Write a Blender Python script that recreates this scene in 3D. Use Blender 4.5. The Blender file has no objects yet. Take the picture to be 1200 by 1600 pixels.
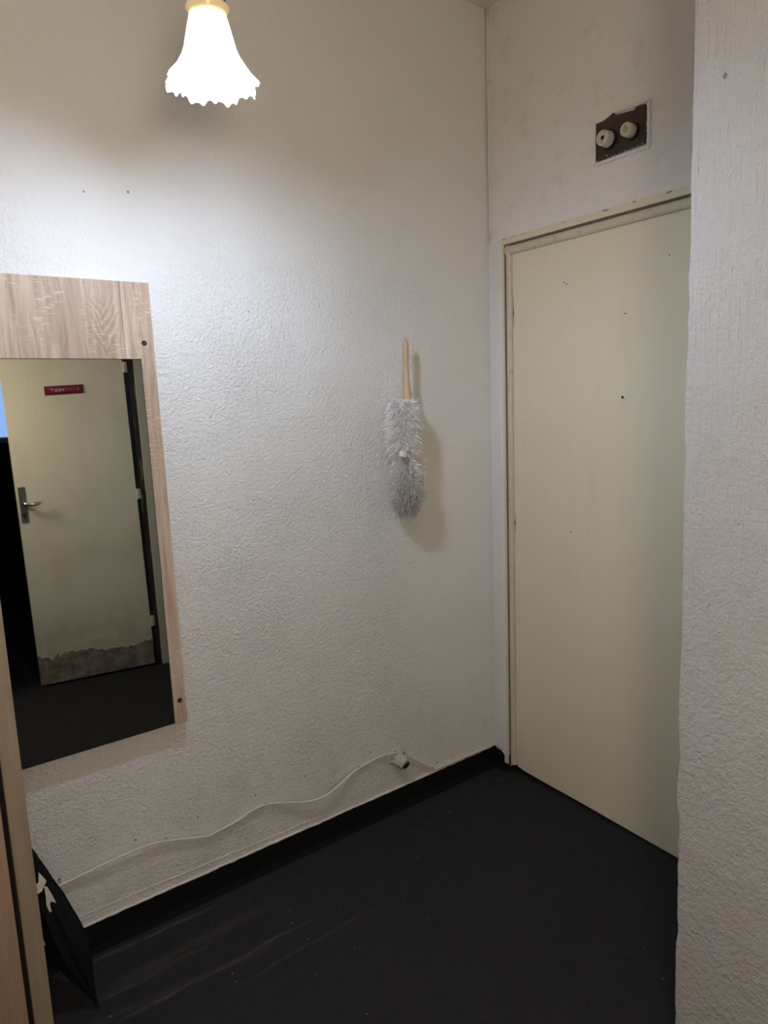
import bpy, bmesh, math, random
from mathutils import Vector, Matrix, noise
random.seed(7)
S = bpy.context.scene
C = S.collection
PI = math.pi

# ------------------------------------------------------------------ camera, world, exposure
cam_d = bpy.data.cameras.new('camera')
cam = bpy.data.objects.new('camera', cam_d); C.objects.link(cam); S.camera = cam
cam_d.sensor_fit = 'HORIZONTAL'; cam_d.sensor_width = 36.0; cam_d.lens = 36.0*1093.26/1200.0
cam_d.clip_start = 0.02
yaw, pitch, roll = 0.6288, -0.156, -0.038
fw = Vector((math.sin(yaw)*math.cos(pitch), math.cos(yaw)*math.cos(pitch), math.sin(pitch)))
rt = Vector((math.cos(yaw), -math.sin(yaw), 0)); up = rt.cross(fw)
r2 = math.cos(roll)*rt + math.sin(roll)*up; u2 = -math.sin(roll)*rt + math.cos(roll)*up
M = Matrix((r2, u2, -fw)).transposed().to_4x4(); M.translation = (-1.9313, -1.9335, 1.4951)
cam.matrix_world = M

S.view_settings.view_transform = 'Standard'; S.view_settings.look = 'None'
S.view_settings.gamma = 1.0; S.view_settings.use_curve_mapping = False
S.view_settings.exposure = 0.0
GLASS = 2.5         # glow of the lit glass shade
BULB = 985.0          # emission of the light bulb in the pendant lamp
FILL_COL, FILL_POS = (1, .835, .63), (-1.88, -2.2, 1.62)   # added soft fill light behind the camera, without a fixture
BULB_COL, GLASS_COL, NECK_COL = (.66, .79, 1.0), (1.0, .80, .62), (1.0, .66, .33)
FILL = 26.5            # watts of the added fill light

w = bpy.data.worlds.new('world'); S.world = w; w.use_nodes = True
w.node_tree.nodes['Background'].inputs[0].default_value = (0.5, 0.6, 0.8, 1)
w.node_tree.nodes['Background'].inputs[1].default_value = 0.002

# ------------------------------------------------------------------ material helper
class Mat:
    def __init__(s, name):
        s.m = bpy.data.materials.new(name); s.m.use_nodes = True
        s.nt = s.m.node_tree; s.N = s.nt.nodes; s.L = s.nt.links
        s.b = s.N['Principled BSDF']
        s._pos = None; s._obj = None
    def n(s, t, ins=None, **kw):
        d = s.N.new(t)
        for k, v in kw.items(): setattr(d, k, v)
        for k, v in (ins or {}).items(): s.set(d.inputs[k], v)
        return d
    def set(s, sock, v):
        if isinstance(v, bpy.types.NodeSocket): s.L.new(v, sock)
        elif isinstance(v, tuple) and len(v) == 3 and sock.type == 'RGBA': sock.default_value = (*v, 1)
        else: sock.default_value = v
    def pos(s):
        if not s._pos: s._pos = s.n('ShaderNodeNewGeometry').outputs['Position']
        return s._pos
    def obj(s):
        if not s._obj: s._obj = s.n('ShaderNodeTexCoord').outputs['Object']
        return s._obj
    def scale(s, v, sc, rot=(0, 0, 0)):
        return s.n('ShaderNodeMapping', {'Vector': v, 'Scale': sc, 'Rotation': rot}).outputs[0]
    def noise(s, v, scale, detail=3, rough=.5, dist=0):
        return s.n('ShaderNodeTexNoise', {'Vector': v, 'Scale': scale, 'Detail': detail, 'Roughness': rough, 'Distortion': dist}).outputs['Fac']
    def ramp(s, f, stops, interp='LINEAR'):
        d = s.n('ShaderNodeValToRGB', {'Fac': f}); r = d.color_ramp; r.interpolation = interp
        while len(r.elements) < len(stops): r.elements.new(.5)
        for e, (p, c) in zip(r.elements, stops):
            e.position = p; e.color = (*c, 1) if isinstance(c, tuple) else (c, c, c, 1)
        return d.outputs[0]
    def math(s, op, a, b=0.0, c=0.0, clamp=False):
        d = s.n('ShaderNodeMath', operation=op, use_clamp=clamp)
        s.set(d.inputs[0], a); s.set(d.inputs[1], b)
        if op in ('MULTIPLY_ADD', 'SMOOTH_MIN'): s.set(d.inputs[2], c)
        return d.outputs[0]
    def mix(s, f, a, b, bt='MIX'):
        d = s.n('ShaderNodeMix', data_type='RGBA', blend_type=bt)
        s.set(d.inputs[0], f); s.set(d.inputs[6], a); s.set(d.inputs[7], b)
        return d.outputs[2]
    def sep(s, v):
        d = s.n('ShaderNodeSeparateXYZ', {0: v}); return d.outputs[0], d.outputs[1], d.outputs[2]
    def mapr(s, v, a, b, c=0.0, d=1.0, smooth=True):
        m = s.n('ShaderNodeMapRange', {'Value': v, 'From Min': a, 'From Max': b, 'To Min': c, 'To Max': d})
        if smooth: m.interpolation_type = 'SMOOTHSTEP'
        return m.outputs[0]
    def spots(s, pts, wob=.003):
        """mask that is 1 inside small round marks with ragged rims, at fixed places"""
        v = s.pos(); tot = None
        nz = s.noise(v, 180, 2)
        for (x, y, z, r) in pts:
            d = s.n('ShaderNodeVectorMath', {0: v, 1: (x, y, z)}, operation='DISTANCE').outputs['Value']
            d = s.math('ADD', d, s.math('MULTIPLY', s.math('SUBTRACT', nz, .5), wob*2))
            mk = s.mapr(d, r*.7, r, 1, 0)
            tot = mk if tot is None else s.math('MAXIMUM', tot, mk)
        return tot
    def bump(s, h, dist, strength=1.0, prev=None):
        d = s.n('ShaderNodeBump', {'Height': h, 'Distance': dist, 'Strength': strength})
        if prev: s.L.new(prev, d.inputs['Normal'])
        s.L.new(d.outputs[0], s.b.inputs['Normal']); return d.outputs[0]
    def col(s, v): s.set(s.b.inputs['Base Color'], v)
    def rough(s, v): s.set(s.b.inputs['Roughness'], v)
    def done(s, rough=None, metal=None, spec=None):
        if rough is not None: s.rough(rough)
        if metal is not None: s.b.inputs['Metallic'].default_value = metal
        if spec is not None: s.b.inputs['Specular IOR Level'].default_value = spec
        return s.m

WALL = (.86, .845, .82)

def plaster(name, base=WALL, marks=(), fine=1.0, coarse=1.0, extra=None, dirt_or_shade=None, fade=False):
    m = Mat(name); p = m.pos()
    n1 = m.noise(p, 190, 3, .6); n2 = m.noise(p, 88, 4, .66, .1); n3 = m.noise(p, 9, 3, .5)
    patch = m.ramp(m.noise(p, 2.6, 4, .6), [(.3, tuple(c*.955 for c in base)), (.7, base)])
    c = m.mix(m.ramp(n3, [(.35, .0), (.8, .5)]), patch, tuple(a*b for a, b in zip(base, (1.0, .975, .945))))
    if dirt_or_shade: c = dirt_or_shade(m, c)
    if marks: c = m.mix(m.math('MULTIPLY', m.spots(marks), .8), c, (.20, .165, .13))
    m.col(c)
    # small low ridges and pits left by the roller
    grain = m.ramp(n2, [(.30, 0.0), (.5, .5), (.72, 1.0)])
    if fade:      # the roller coat is thinner and smoother high up and near the corner
        px, py, pz = m.sep(p)
        k = m.math('MULTIPLY', m.mapr(pz, 2.15, 1.75, .30, 1), m.mapr(px, -.05, -.55, .40, 1))
        k = m.math('MULTIPLY', k, m.mapr(m.noise(p, 3.2, 3), .3, .65, .80, 1.05))
        grain = m.math('MULTIPLY', grain, k); n1 = m.math('MULTIPLY', n1, k)
    b = m.bump(grain, .0038*coarse, 1.0)
    b = m.bump(n1, .0024*fine, 1.0, b)
    if extra: b = extra(m, b)
    if marks: b = m.bump(m.math('MULTIPLY', m.spots(marks), -1.0), .003, 1.0, b)
    return m.done(.85, spec=.25)

def back_extra(m, b):
    p = m.pos()
    # a few longer drag lines and scrapes
    s1 = m.ramp(m.noise(m.scale(p, (3.0, 1, 18.0), (0, .5, 0)), 3.2, 4, .65, .6), [(.60, 0.0), (.64, 1.0), (.68, 0.0)])
    b = m.bump(s1, .0005, .6, b)
    # long soft undulation of hand-trowelled plaster
    return m.bump(m.noise(p, 4.5, 2, .5), .012, .6, b)

def back_dirt(m, c):
    x, y, z = m.sep(m.pos())
    # rusty scuffs near the skirting
    n = m.noise(m.pos(), 11, 4, .65)
    low = m.mapr(z, .75, .10, 0, 1)
    k = m.math('MULTIPLY', m.mapr(n, .48, .72, 0, .24), low)
    return m.mix(k, c, (.58, .49, .40))

M_back = plaster('white_roller_plaster_back', marks=[(-1.308, 0, 2.059, 0.0037), (-1.419, 0, 2.044, 0.0031), (-1.075, 0, .271, 0.0037),
    (-.894, 0, .27, 0.0037), (-1.266, 0, .273, 0.0031), (-.625, 0, .262, 0.0031), (-.315, 0, .115, 0.0043), (-1.452, 0, .278, 0.0043),
    (-.989, 0, 1.771, 0.0025), (-1.318, 0, .10, 0.0025), (-1.66, 0, .25, 0.0050)], extra=back_extra, dirt_or_shade=back_dirt, fade=True)
M_right = plaster('white_plaster_over_door', fine=.5, coarse=.35,
    base=(.86, .835, .80),
    dirt_or_shade=lambda m, c: m.mix(m.mapr(m.noise(m.pos(), 14, 3), .56, .7, 0, .22), c, (.66, .55, .44)))

def front_extra(m, b):
    p = m.pos(); x, y, z = m.sep(p)
    hi = m.mapr(z, .75, 1.15, 0, 1)
    st = m.noise(m.scale(p, (1, 1, .045), (.05, 0, 0)), 150, 3, .55, .0)
    b = m.bump(m.math('MULTIPLY', st, hi), .0046, 1.0, b)
    st2 = m.noise(m.scale(p, (1, 1, .08), (.5, 0, 0)), 90, 2, .5, .3)
    b = m.bump(m.math('MULTIPLY', st2, m.mapr(z, 1.75, 2.0, 0, 1)), .003, 1.0, b)
    b = m.bump(m.noise(p, 14, 3, .5), .006, .7, b)
    return m.bump(m.math('MULTIPLY', m.noise(p, 60, 4, .6), m.mapr(z, 1.1, .7, 0, 1)), .004, 1.0, b)
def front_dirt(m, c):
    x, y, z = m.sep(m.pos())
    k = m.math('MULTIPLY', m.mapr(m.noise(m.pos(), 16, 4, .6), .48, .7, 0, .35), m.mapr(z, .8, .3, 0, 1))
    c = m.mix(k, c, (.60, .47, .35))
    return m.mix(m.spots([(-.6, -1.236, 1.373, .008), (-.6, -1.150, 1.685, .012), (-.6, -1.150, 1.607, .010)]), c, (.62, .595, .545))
M_front = plaster('white_brushed_plaster', base=(.595, .59, .585), marks=[(-.6, -1.205, 2.056, .005)], fine=.8, coarse=.5, extra=front_extra, dirt_or_shade=front_dirt)
M_strip = plaster('white_plaster_strip', base=(.83, .82, .81), fine=.6, coarse=.5)
M_ceil = plaster('ceiling_paint', base=(.80, .76, .70), fine=.4, coarse=.3)
M_plain = plaster('hallway_plaster', base=(.84, .81, .77))

def carpet(name, streaks=True):
    m = Mat(name); p = m.pos()
    f = m.noise(p, 900, 2, .6); g = m.noise(p, 22, 4, .6)
    c = m.mix(f, (.014, .0135, .0145), (.046, .045, .047)) if streaks else m.mix(f, (.005, .005, .0055), (.017, .0165, .018))
    c = m.mix(m.mapr(g, .45, .75, 0, .35), c, (.018, .017, .017))
    if streaks:
        x, y, z = m.sep(p)
        # pale dusty drag lines along the wall: lines y = a + b x
        tot = None
        wob = m.math('MULTIPLY', m.math('SUBTRACT', m.noise(p, 9, 3), .5), .03)
        for (a, bb, wd, x0, x1, am) in ((-.046, 0.0, .012, -1.65, -1.2, .9), (-.285, 0.0, .012, -1.6, -1.02, 1.0), (-.345, .02, .009, -1.3, -.85, .5),
                                        (-.12, .03, .03, -1.6, -1.1, .45), (-.19, 0, .016, -1.65, -1.25, .5), (-.42, -.1, .02, -1.7, -1.1, .3)):
            d = m.math('ABSOLUTE', m.math('ADD', m.math('SUBTRACT', y, m.math('MULTIPLY_ADD', x, bb, a)), wob))
            k = m.math('MULTIPLY', m.mapr(d, wd, 0, 0, am), m.mapr(x, x1, x1-.15, 0, 1))
            k = m.math('MULTIPLY', k, m.mapr(x, x0-.05, x0+.1, 0, 1))
            tot = k if tot is None else m.math('MAXIMUM', tot, k)
        tot = m.math('MULTIPLY', tot, m.mapr(m.noise(m.scale(p, (4, 30, 1)), 6, 3), .3, .65, .15, 1))
        c = m.mix(m.math('MULTIPLY', tot, .62), c, (.12, .108, .092))
        c = m.mix(m.mapr(m.noise(p, 260, 1), .80, .84, 0, .5), c, (.10, .09, .07))
    m.col(c); m.bump(f, .0015, 1.0)
    return m.done(1.0, spec=.05)
M_carpet = carpet('black_needle_felt'); M_skirt = carpet('black_felt_skirting', False)  # skirting is the same felt, its shade under grazing light coloured in

def paint(name, base, wear=None, gloss=.45, spots=()):
    m = Mat(name); p = m.pos()
    c = m.mix(m.mapr(m.noise(p, 5, 4, .6), .3, .75, 0, .45), base, tuple(a*b for a, b in zip(base, (1.0, .95, .88))))
    c = m.mix(m.mapr(m.noise(m.scale(p, (1, 1, .15)), 26, 3, .6), .45, .8, 0, .22), c, tuple(a*.86 for a in base))
    if spots: c = m.mix(m.spots(spots, .0015), c, (.06, .05, .04))
    if wear: c = wear(m, c)
    m.col(c); b = m.bump(m.noise(m.scale(p, (1, 1, .3)), 60, 3), .0009, 1.0); m.bump(m.noise(p, 500, 2), .0002, 1.0, b)
    return m.done(gloss, spec=.35)
CREAM = (.80, .735, .565)
M_leaf = paint('cream_gloss_paint_leaf', CREAM, spots=[(.01, -.338, 1.868, .003), (.01, -.349, 1.86, .003), (.01, -.577, 1.738, .003), (.01, -.723, 1.886, .0025), (.01, -.37, 1.02, .003)])
def frame_wear(m, c):
    x, y, z = m.sep(m.pos())
    n = m.noise(m.pos(), 60, 4, .7)
    top = m.math('MULTIPLY', m.mapr(z, 2.050, 2.056, 0, 1), m.mapr(n, .56, .62, 0, 1))
    side = m.math('MULTIPLY', m.mapr(n, .64, .70, 0, .8), m.mapr(y, -.072, -.078, 1, 0))
    return m.mix(m.math('MAXIMUM', top, m.math('MULTIPLY', side, .3)), c, (.10, .075, .05))
M_frame = paint('cream_frame_paint', (.76, .69, .54), wear=frame_wear)
def bead_wear(m, c):
    n = m.noise(m.scale(m.pos(), (1, 1, 1)), 30, 4, .65)
    return m.mix(m.mapr(n, .5, .75, 0, .45), c, (.34, .29, .21))
M_bead = paint('worn_bead_paint', (.66, .60, .47), wear=bead_wear)
def old_dirt(m, c):
    x, y, z = m.sep(m.obj())
    nz = m.noise(m.obj(), 9, 5, .62)
    jag = m.noise(m.scale(m.obj(), (1, 1, .5)), 30, 3, .6)
    h = m.math('ADD', z, m.math('MULTIPLY', m.math('SUBTRACT', nz, .5), .17))
    h = m.math('ADD', h, m.math('MULTIPLY', m.math('SUBTRACT', jag, .5), .05))
    h = m.math('SUBTRACT', h, m.mapr(x, .0, .60, .01, -.005, False))
    bare = m.mapr(h, .158, .161, 1, 0)
    n2 = m.noise(m.obj(), 15, 5, .7); n3 = m.noise(m.scale(m.obj(), (1, 1, 2)), 55, 3, .6)
    wood = m.ramp(n2, [(.30, (.09, .072, .055)), (.5, (.24, .205, .165)), (.68, (.36, .325, .27))])
    wood = m.mix(m.math('MULTIPLY', m.mapr(n3, .55, .68, 0, .85), m.mapr(z, .11, .04, 0, 1)), wood, (.03, .022, .016))
    under = m.math('MULTIPLY', m.mapr(h, .120, .150, 0, 1), m.mapr(m.noise(m.obj(), 12, 2), .48, .56, 0, .7))
    wood = m.mix(under, wood, (.10, .078, .055))
    rim = m.math('MULTIPLY', m.mapr(h, .170, .162, 0, 1), m.mapr(h, .158, .161, 0, 1))
    c = m.mix(m.mapr(m.noise(m.obj(), 3.5, 3), .45, .7, 0, .30), c, (.50, .44, .34))
    c = m.mix(m.math('MULTIPLY', m.mapr(z, .60, .15, 0, .45), m.mapr(nz, .3, .6, .3, 1)), c, (.33, .28, .20))
    c = m.mix(rim, c, (.78, .73, .60))
    c = m.mix(bare, c, wood)
    sm = m.math('MULTIPLY', m.mapr(m.noise(m.obj(), 38, 3, .6), .66, .74, 0, .8), m.math('MULTIPLY', m.mapr(x, .42, .56, 0, 1), m.mapr(z, .85, .6, 0, 1)))
    return m.mix(sm, c, (.10, .07, .05))
M_leaf2 = paint('peeling_cream_paint', (.74, .70, .57), wear=old_dirt, gloss=.5)
M_frame2 = paint('greenish_cream_paint', (.60, .595, .49), gloss=.5)
def dark_jamb(name):
    m = Mat(name); p = m.pos()
    n = m.noise(m.scale(p, (1, 1, .12)), 40, 4, .7)
    m.col(m.ramp(n, [(.35, (.010, .006, .005)), (.60, (.045, .028, .022)), (.68, (.30, .26, .20)), (.72, (.05, .032, .024))]))
    m.bump(n, .002); return m.done(.7)
M_jamb = dark_jamb('stripped_dark_jamb')

def oak(name, base=((.315, .205, .140), (.495, .368, .272), (.645, .51, .395)), knot=True):
    m = Mat(name); p = m.pos(); x, y, z = m.sep(p)
    warp = m.noise(m.scale(p, (1, 1, .35)), 7, 3, .55)
    v = m.n('ShaderNodeCombineXYZ', {0: m.math('ADD', x, m.math('MULTIPLY', warp, .07)), 1: m.math('MULTIPLY', y, 1.0), 2: m.math('MULTIPLY', z, .05)}).outputs[0]
    g = m.noise(v, 95, 4, .62)
    broad = m.noise(m.scale(p, (1, 1, .10)), 11, 3, .5, .3)
    c = m.ramp(g, [(.28, base[0]), (.5, base[1]), (.72, base[2])])
    c = m.mix(m.mapr(broad, .35, .7, 0, .55), c, tuple(a*.9 for a in base[0]), 'MIX')
    c = m.mix(m.mapr(broad, .6, .3, 0, .45), c, base[2])
    # cathedral figure near the right end of the top board
    if knot:
        dx = m.math('SUBTRACT', x, -1.408); dz = m.math('SUBTRACT', z, 1.655)
        nn = m.noise(m.scale(p, (1, 1, .8)), 26, 3, .55)
        ax = m.math('ABSOLUTE', m.math('ADD', dx, m.math('MULTIPLY', m.math('SUBTRACT', nn, .5), .045)))
        # nested tongues: level = height minus a steep parabola in x
        lev = m.math('ADD', dz, m.math('MULTIPLY', ax, -1.9))
        lev = m.math('ADD', lev, m.math('MULTIPLY', m.noise(p, 45, 3, .6), .034))
        ring = m.math('SINE', m.math('MULTIPLY', lev, 210))
        area = m.math('MULTIPLY', m.mapr(ax, .048, .026, 0, 1), m.math('MULTIPLY', m.mapr(lev, -.015, .005, 0, 1), m.mapr(z, 1.80, 1.76, 0, 1)))
        c = m.mix(m.math('MULTIPLY', m.mapr(ring, .2, .95, 0, .32), area), c, tuple(a*.72 for a in base[0]))
        c = m.mix(m.math('MULTIPLY', m.mapr(ring, -.6, -1, 0, .35), area), c, base[2])
    # short pale saw marks across the grain
    saw = m.noise(m.scale(p, (.16, .16, 1)), 230, 2, .5)
    area = m.mapr(m.noise(m.scale(p, (1.4, 1, .8)), 9, 2), .50, .62, 0, 1)
    c = m.mix(m.math('MULTIPLY', m.mapr(saw, .56, .66, 0, .50 if knot else .12), area), c, (.76, .64, .51))
    pores = m.noise(m.scale(p, (1, 1, .06)), 420, 2, .5)
    c = m.mix(m.mapr(pores, .60, .72, 0, .35), c, (.19, .13, .10))
    m.col(c); m.bump(pores, .0003, .6)
    return m.done(.55, spec=.3)
M_oak = oak('sonoma_oak_laminate')
M_oak_dull = oak('sonoma_oak_wardrobe', ((.27, .175, .125), (.33, .225, .165), (.40, .285, .215)), False)
M_edge = oak('greyed_oak_edging', ((.24, .19, .145), (.29, .235, .185), (.34, .28, .225)), False)

def simple(name, colr, rough=.5, metal=0, spec=.5, nz=None, bump=None, var=.12):
    m = Mat(name)
    f = m.noise(m.obj(), nz or 30, 3, .6)
    m.col(m.mix(f, tuple(a*(1-var) for a in colr), tuple(min(1, a*(1+var)) for a in colr)))
    if bump: m.bump(m.noise(m.obj(), bump[0], 3), bump[1])
    return m.done(rough, metal, spec)
M_mirror = Mat('mirror_glass'); M_mirror.col((.60, .615, .575)); M_mirror = M_mirror.done(.015, 1.0)
M_mirror_edge = simple('mirror_cut_edge', (.10, .12, .10), .3)
M_groove = simple('dirty_brown_groove', (.17, .135, .095), .8, var=.35)
M_black = simple('dark_hole', (.006, .005, .005), .9)
M_bakelite = simple('dark_brown_bakelite', (.035, .016, .012), .45, var=.25)
M_ceramic = simple('white_ceramic', (.55, .53, .49), .25)
M_ceramic2 = simple('yellowed_ceramic', (.52, .49, .41), .3)
M_amber = simple('amber_glass', (.42, .36, .22), .15)
M_orange = simple('orange_indicator', (.75, .30, .12), .4)
M_bamboo = simple('pale_wood_handle', (.58, .41, .24), .5, nz=8)
M_white_plastic = simple('white_plastic', (.80, .78, .75), .4)
M_cable = simple('painted_white_cable', (.70, .65, .56), .5)
M_steel = simple('dull_nickel', (.17, .165, .155), .35, 1.0)
M_chrome = simple('chrome_lever', (.72, .70, .66), .16, 1.0)
M_brass = simple('grey_brown_metal', (.20, .165, .13), .4, .6)
M_red = simple('dark_red_plastic', (.16, .008, .035), .10, nz=60, bump=(35, .004))
M_umb = simple('black_umbrella_cloth', (.006, .006, .007), .8, spec=.15, bump=(300, .001))
M_ribbon = simple('off_white_ribbon', (.70, .65, .55), .7)
M_dark = simple('unlit_dark_brown', (.018, .013, .011), .9)  # near-black, so the gloom of an unlit room sits in the colour
M_lint = simple('pale_lint', (.34, .31, .25), .9)
M_stub = simple('crumbly_plaster', (.60, .54, .45), .9, nz=80, bump=(120, .003), var=.3)
M_edge_white = simple('whitewash_ridge', (.76, .72, .66), .85, nz=60, bump=(90, .002))

def fluff():
    m = Mat('grey_microfibre'); x, y, z = m.sep(m.pos())
    n = m.noise(m.pos(), 55, 3, .6)
    n = m.noise(m.pos(), 330, 2, .6); c = m.mix(m.mapr(n, .38, .62), (.70, .675, .645), (.97, .955, .94))
    dirt_or_shade = m.math('MULTIPLY', m.mapr(m.math('ADD', z, m.math('MULTIPLY', m.math('SUBTRACT', n, .5), .10)), 1.36, 1.10, 0, .80), 1.0)  # greyer towards the bottom: partly dirt, partly shade put into the colour
    c = m.mix(dirt_or_shade, c, (.46, .425, .39)); m.col(c)
    return m.done(.95, spec=.1)
M_fluff = fluff()

def glass_shade():
    m = Mat('frosted_cream_glass'); N = m.N; L = m.L
    x, y, z = m.sep(m.pos())
    n = m.noise(m.pos(), 30, 3)
    # cream enamel tint at the neck thinning to clear frost at the rim
    c = m.mix(m.mapr(z, 2.150, 2.192, 0, 1), (.90, .88, .85), (.46, .36, .20))
    c = m.mix(m.math('MULTIPLY', n, .15), c, (.95, .88, .72))
    tr = m.n('ShaderNodeBsdfTranslucent', {'Color': c}); df = m.n('ShaderNodeBsdfDiffuse', {'Color': c})
    gl = m.n('ShaderNodeBsdfGlossy', {'Color': (1, 1, 1), 'Roughness': .15})
    m1 = m.n('ShaderNodeMixShader', {0: .45}); L.new(df.outputs[0], m1.inputs[1]); L.new(tr.outputs[0], m1.inputs[2])
    em = m.n('ShaderNodeEmission', {'Color': m.mix(m.mapr(z, 2.10, 2.19, 0, 1), GLASS_COL, NECK_COL), 'Strength': m.mapr(z, 2.125, 2.190, GLASS, .30)})
    m2 = m.n('ShaderNodeMixShader', {0: .05}); L.new(m1.outputs[0], m2.inputs[1]); L.new(gl.outputs[0], m2.inputs[2])
    ad = m.n('ShaderNodeAddShader'); L.new(m2.outputs[0], ad.inputs[0]); L.new(em.outputs[0], ad.inputs[1])
    L.new(ad.outputs[0], N['Material Output'].inputs['Surface'])
    return m.m
M_shade = glass_shade()
def emit(name, c, s):
    m = Mat(name); e = m.n('ShaderNodeEmission', {'Color': c, 'Strength': s})
    m.L.new(e.outputs[0], m.N['Material Output'].inputs['Surface']); return m.m
M_bulb = emit('led_bulb_glow', BULB_COL, BULB)
M_sky = emit('daylight_in_window', (.30, .48, 1.0), 1.6)

# ------------------------------------------------------------------ mesh helpers
def box(bm, a, b, bev=0):
    x0, y0, z0 = (min(a[i], b[i]) for i in range(3)); x1, y1, z1 = (max(a[i], b[i]) for i in range(3))
    vs = [bm.verts.new(p) for p in ((x0,y0,z0),(x1,y0,z0),(x1,y1,z0),(x0,y1,z0),(x0,y0,z1),(x1,y0,z1),(x1,y1,z1),(x0,y1,z1))]
    fs = [bm.faces.new([vs[i] for i in f]) for f in ((0,3,2,1),(4,5,6,7),(0,1,5,4),(1,2,6,5),(2,3,7,6),(3,0,4,7))]
    if bev:
        es = list({e for f in fs for e in f.edges})
        bmesh.ops.bevel(bm, geom=es, offset=bev, segments=2, affect='EDGES', profile=.6)
    return bm
def nb(*boxes, bev=0):
    bm = bmesh.new()
    for a, b in boxes: box(bm, a, b, bev)
    return bm
def frame_of(d):
    d = Vector(d).normalized(); u = d.orthogonal().normalized(); return u, d.cross(u)
def tube(bm, pts, rads, n=10, caps=True, flat=1.0, upv=None):
    pts = [Vector(p) for p in pts]; rings = []
    if not hasattr(rads, '__len__'): rads = [rads]*len(pts)
    pu = None
    for i, p in enumerate(pts):
        d = (pts[min(i+1, len(pts)-1)] - pts[max(i-1, 0)]).normalized()
        if upv is not None: u = Vector(upv)
        else: u = pu if pu is not None else d.orthogonal()
        u = (u - u.dot(d)*d).normalized(); pu = u; v = d.cross(u)
        rings.append([bm.verts.new(p + rads[i]*(math.cos(2*PI*k/n)*u*flat + math.sin(2*PI*k/n)*v)) for k in range(n)])
    for a, b in zip(rings, rings[1:]):
        for k in range(n): bm.faces.new((a[k], a[(k+1)%n], b[(k+1)%n], b[k]))
    if caps: bm.faces.new(rings[0][::-1]); bm.faces.new(rings[-1])
    return bm
def lathe(bm, c, axis, prof, n=32, caps=True):
    """prof: list of (distance along axis, radius)"""
    c = Vector(c); a = Vector(axis).normalized(); u, v = frame_of(a); rings = []
    for h, r in prof:
        rings.append([bm.verts.new(c + a*h + r*(math.cos(2*PI*k/n)*u + math.sin(2*PI*k/n)*v)) for k in range(n)])
    for p, q in zip(rings, rings[1:]):
        for k in range(n): bm.faces.new((p[k], p[(k+1)%n], q[(k+1)%n], q[k]))
    if caps: bm.faces.new(rings[0][::-1]); bm.faces.new(rings[-1])
    return bm
def prism(bm, pts, off):
    """polygon pts (3D) extruded by vector off"""
    off = Vector(off); a = [bm.verts.new(p) for p in pts]; b = [bm.verts.new(Vector(p)+off) for p in pts]; n = len(pts)
    bm.faces.new(a); bm.faces.new(b[::-1])
    for k in range(n): bm.faces.new((a[k], b[k], b[(k+1)%n], a[(k+1)%n]))
    return bm
def obj(name, bm, mat, parent=None, smooth=False, sharp=None, origin=None):
    bmesh.ops.recalc_face_normals(bm, faces=bm.faces)
    o_ = Vector(origin) if origin is not None else (Vector(parent['_loc']) if parent is not None else Vector((0, 0, 0)))
    for v in bm.verts: v.co -= o_
    me = bpy.data.meshes.new(name); bm.to_mesh(me); bm.free(); me.materials.append(mat)
    if smooth:
        for f in me.polygons: f.use_smooth = True
        if sharp is not None: me.set_sharp_from_angle(angle=math.radians(sharp))
    o = bpy.data.objects.new(name, me); C.objects.link(o)
    if parent is not None:
        o.parent = parent; o['_loc'] = tuple(o_)
    else:
        o.location = o_; o['_loc'] = tuple(o_)
    return o
def tag(o, label, cat, group=None, kind=None):
    o['label'] = label; o['category'] = cat
    if group: o['group'] = group
    if kind: o['kind'] = kind
    return o
def thing(name, label, cat, loc, group=None, kind=None):
    o = bpy.data.objects.new(name, None); C.objects.link(o); o.location = loc; o['_loc'] = tuple(loc); o.empty_display_size = .05
    return tag(o, label, cat, group, kind)
def struct(name, bm, mat, label, cat='wall', **k):
    return tag(obj(name, bm, mat, **k), label, cat, kind='structure')

H = 2.842
XR, XL = -.60, -4.2       # hallway side walls
YR = -2.34                 # wall behind the camera

# ------------------------------------------------------------------ room shell
struct('floor', nb(((XL-.1, -5.2, -.08), (.25, .12, 0))), M_carpet, 'black needle-felt carpet floor with pale dusty scuff lines', 'floor')
struct('ceiling', nb(((XL-.1, -5.2, H), (.25, .12, H+.1))), M_ceil, 'dull cream ceiling above the entrance hall', 'ceiling')
struct('wall_back', nb(((XL-.1, 0, 0), (.12, .12, H))), M_back, 'rough white plaster wall carrying mirror and duster')
DT, DY0, DY1 = 2.056, -.055, -1.02
struct('wall_right', nb(((0, DY0, 0), (.12, 0, H)), ((0, DY1, DT), (.12, DY0, H)), ((0, -1.12, 0), (.12, DY1, H))), M_right,
       'smooth off-white wall around and above the cream entrance door')
# plaster strip between the corner and the door frame
bm = bmesh.new(); prev = None
nst = 60; rows = []
for i in range(nst+1):
    z = .086 + (2.058-.086)*i/nst
    j = (noise.noise(Vector((0, 3.1, z*14)))*.5 + noise.noise(Vector((2, 1, z*40)))*.3)*.004
    rows.append([bm.verts.new(q) for q in ((-.0005, -.006, z), (-.009, -.014, z), (-.011, -.060+j, z), (-.006, -.0685+j, z), (.004, -.0685+j, z))])
for a, b in zip(rows, rows[1:]):
    for k in range(4): bm.faces.new((a[k], a[k+1], b[k+1], b[k]))
bm.faces.new(rows[-1]); bm.faces.new(rows[0][::-1])
struct('trim_1', bm, M_strip, 'white plaster strip between the room corner and door frame', 'trim')
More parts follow.
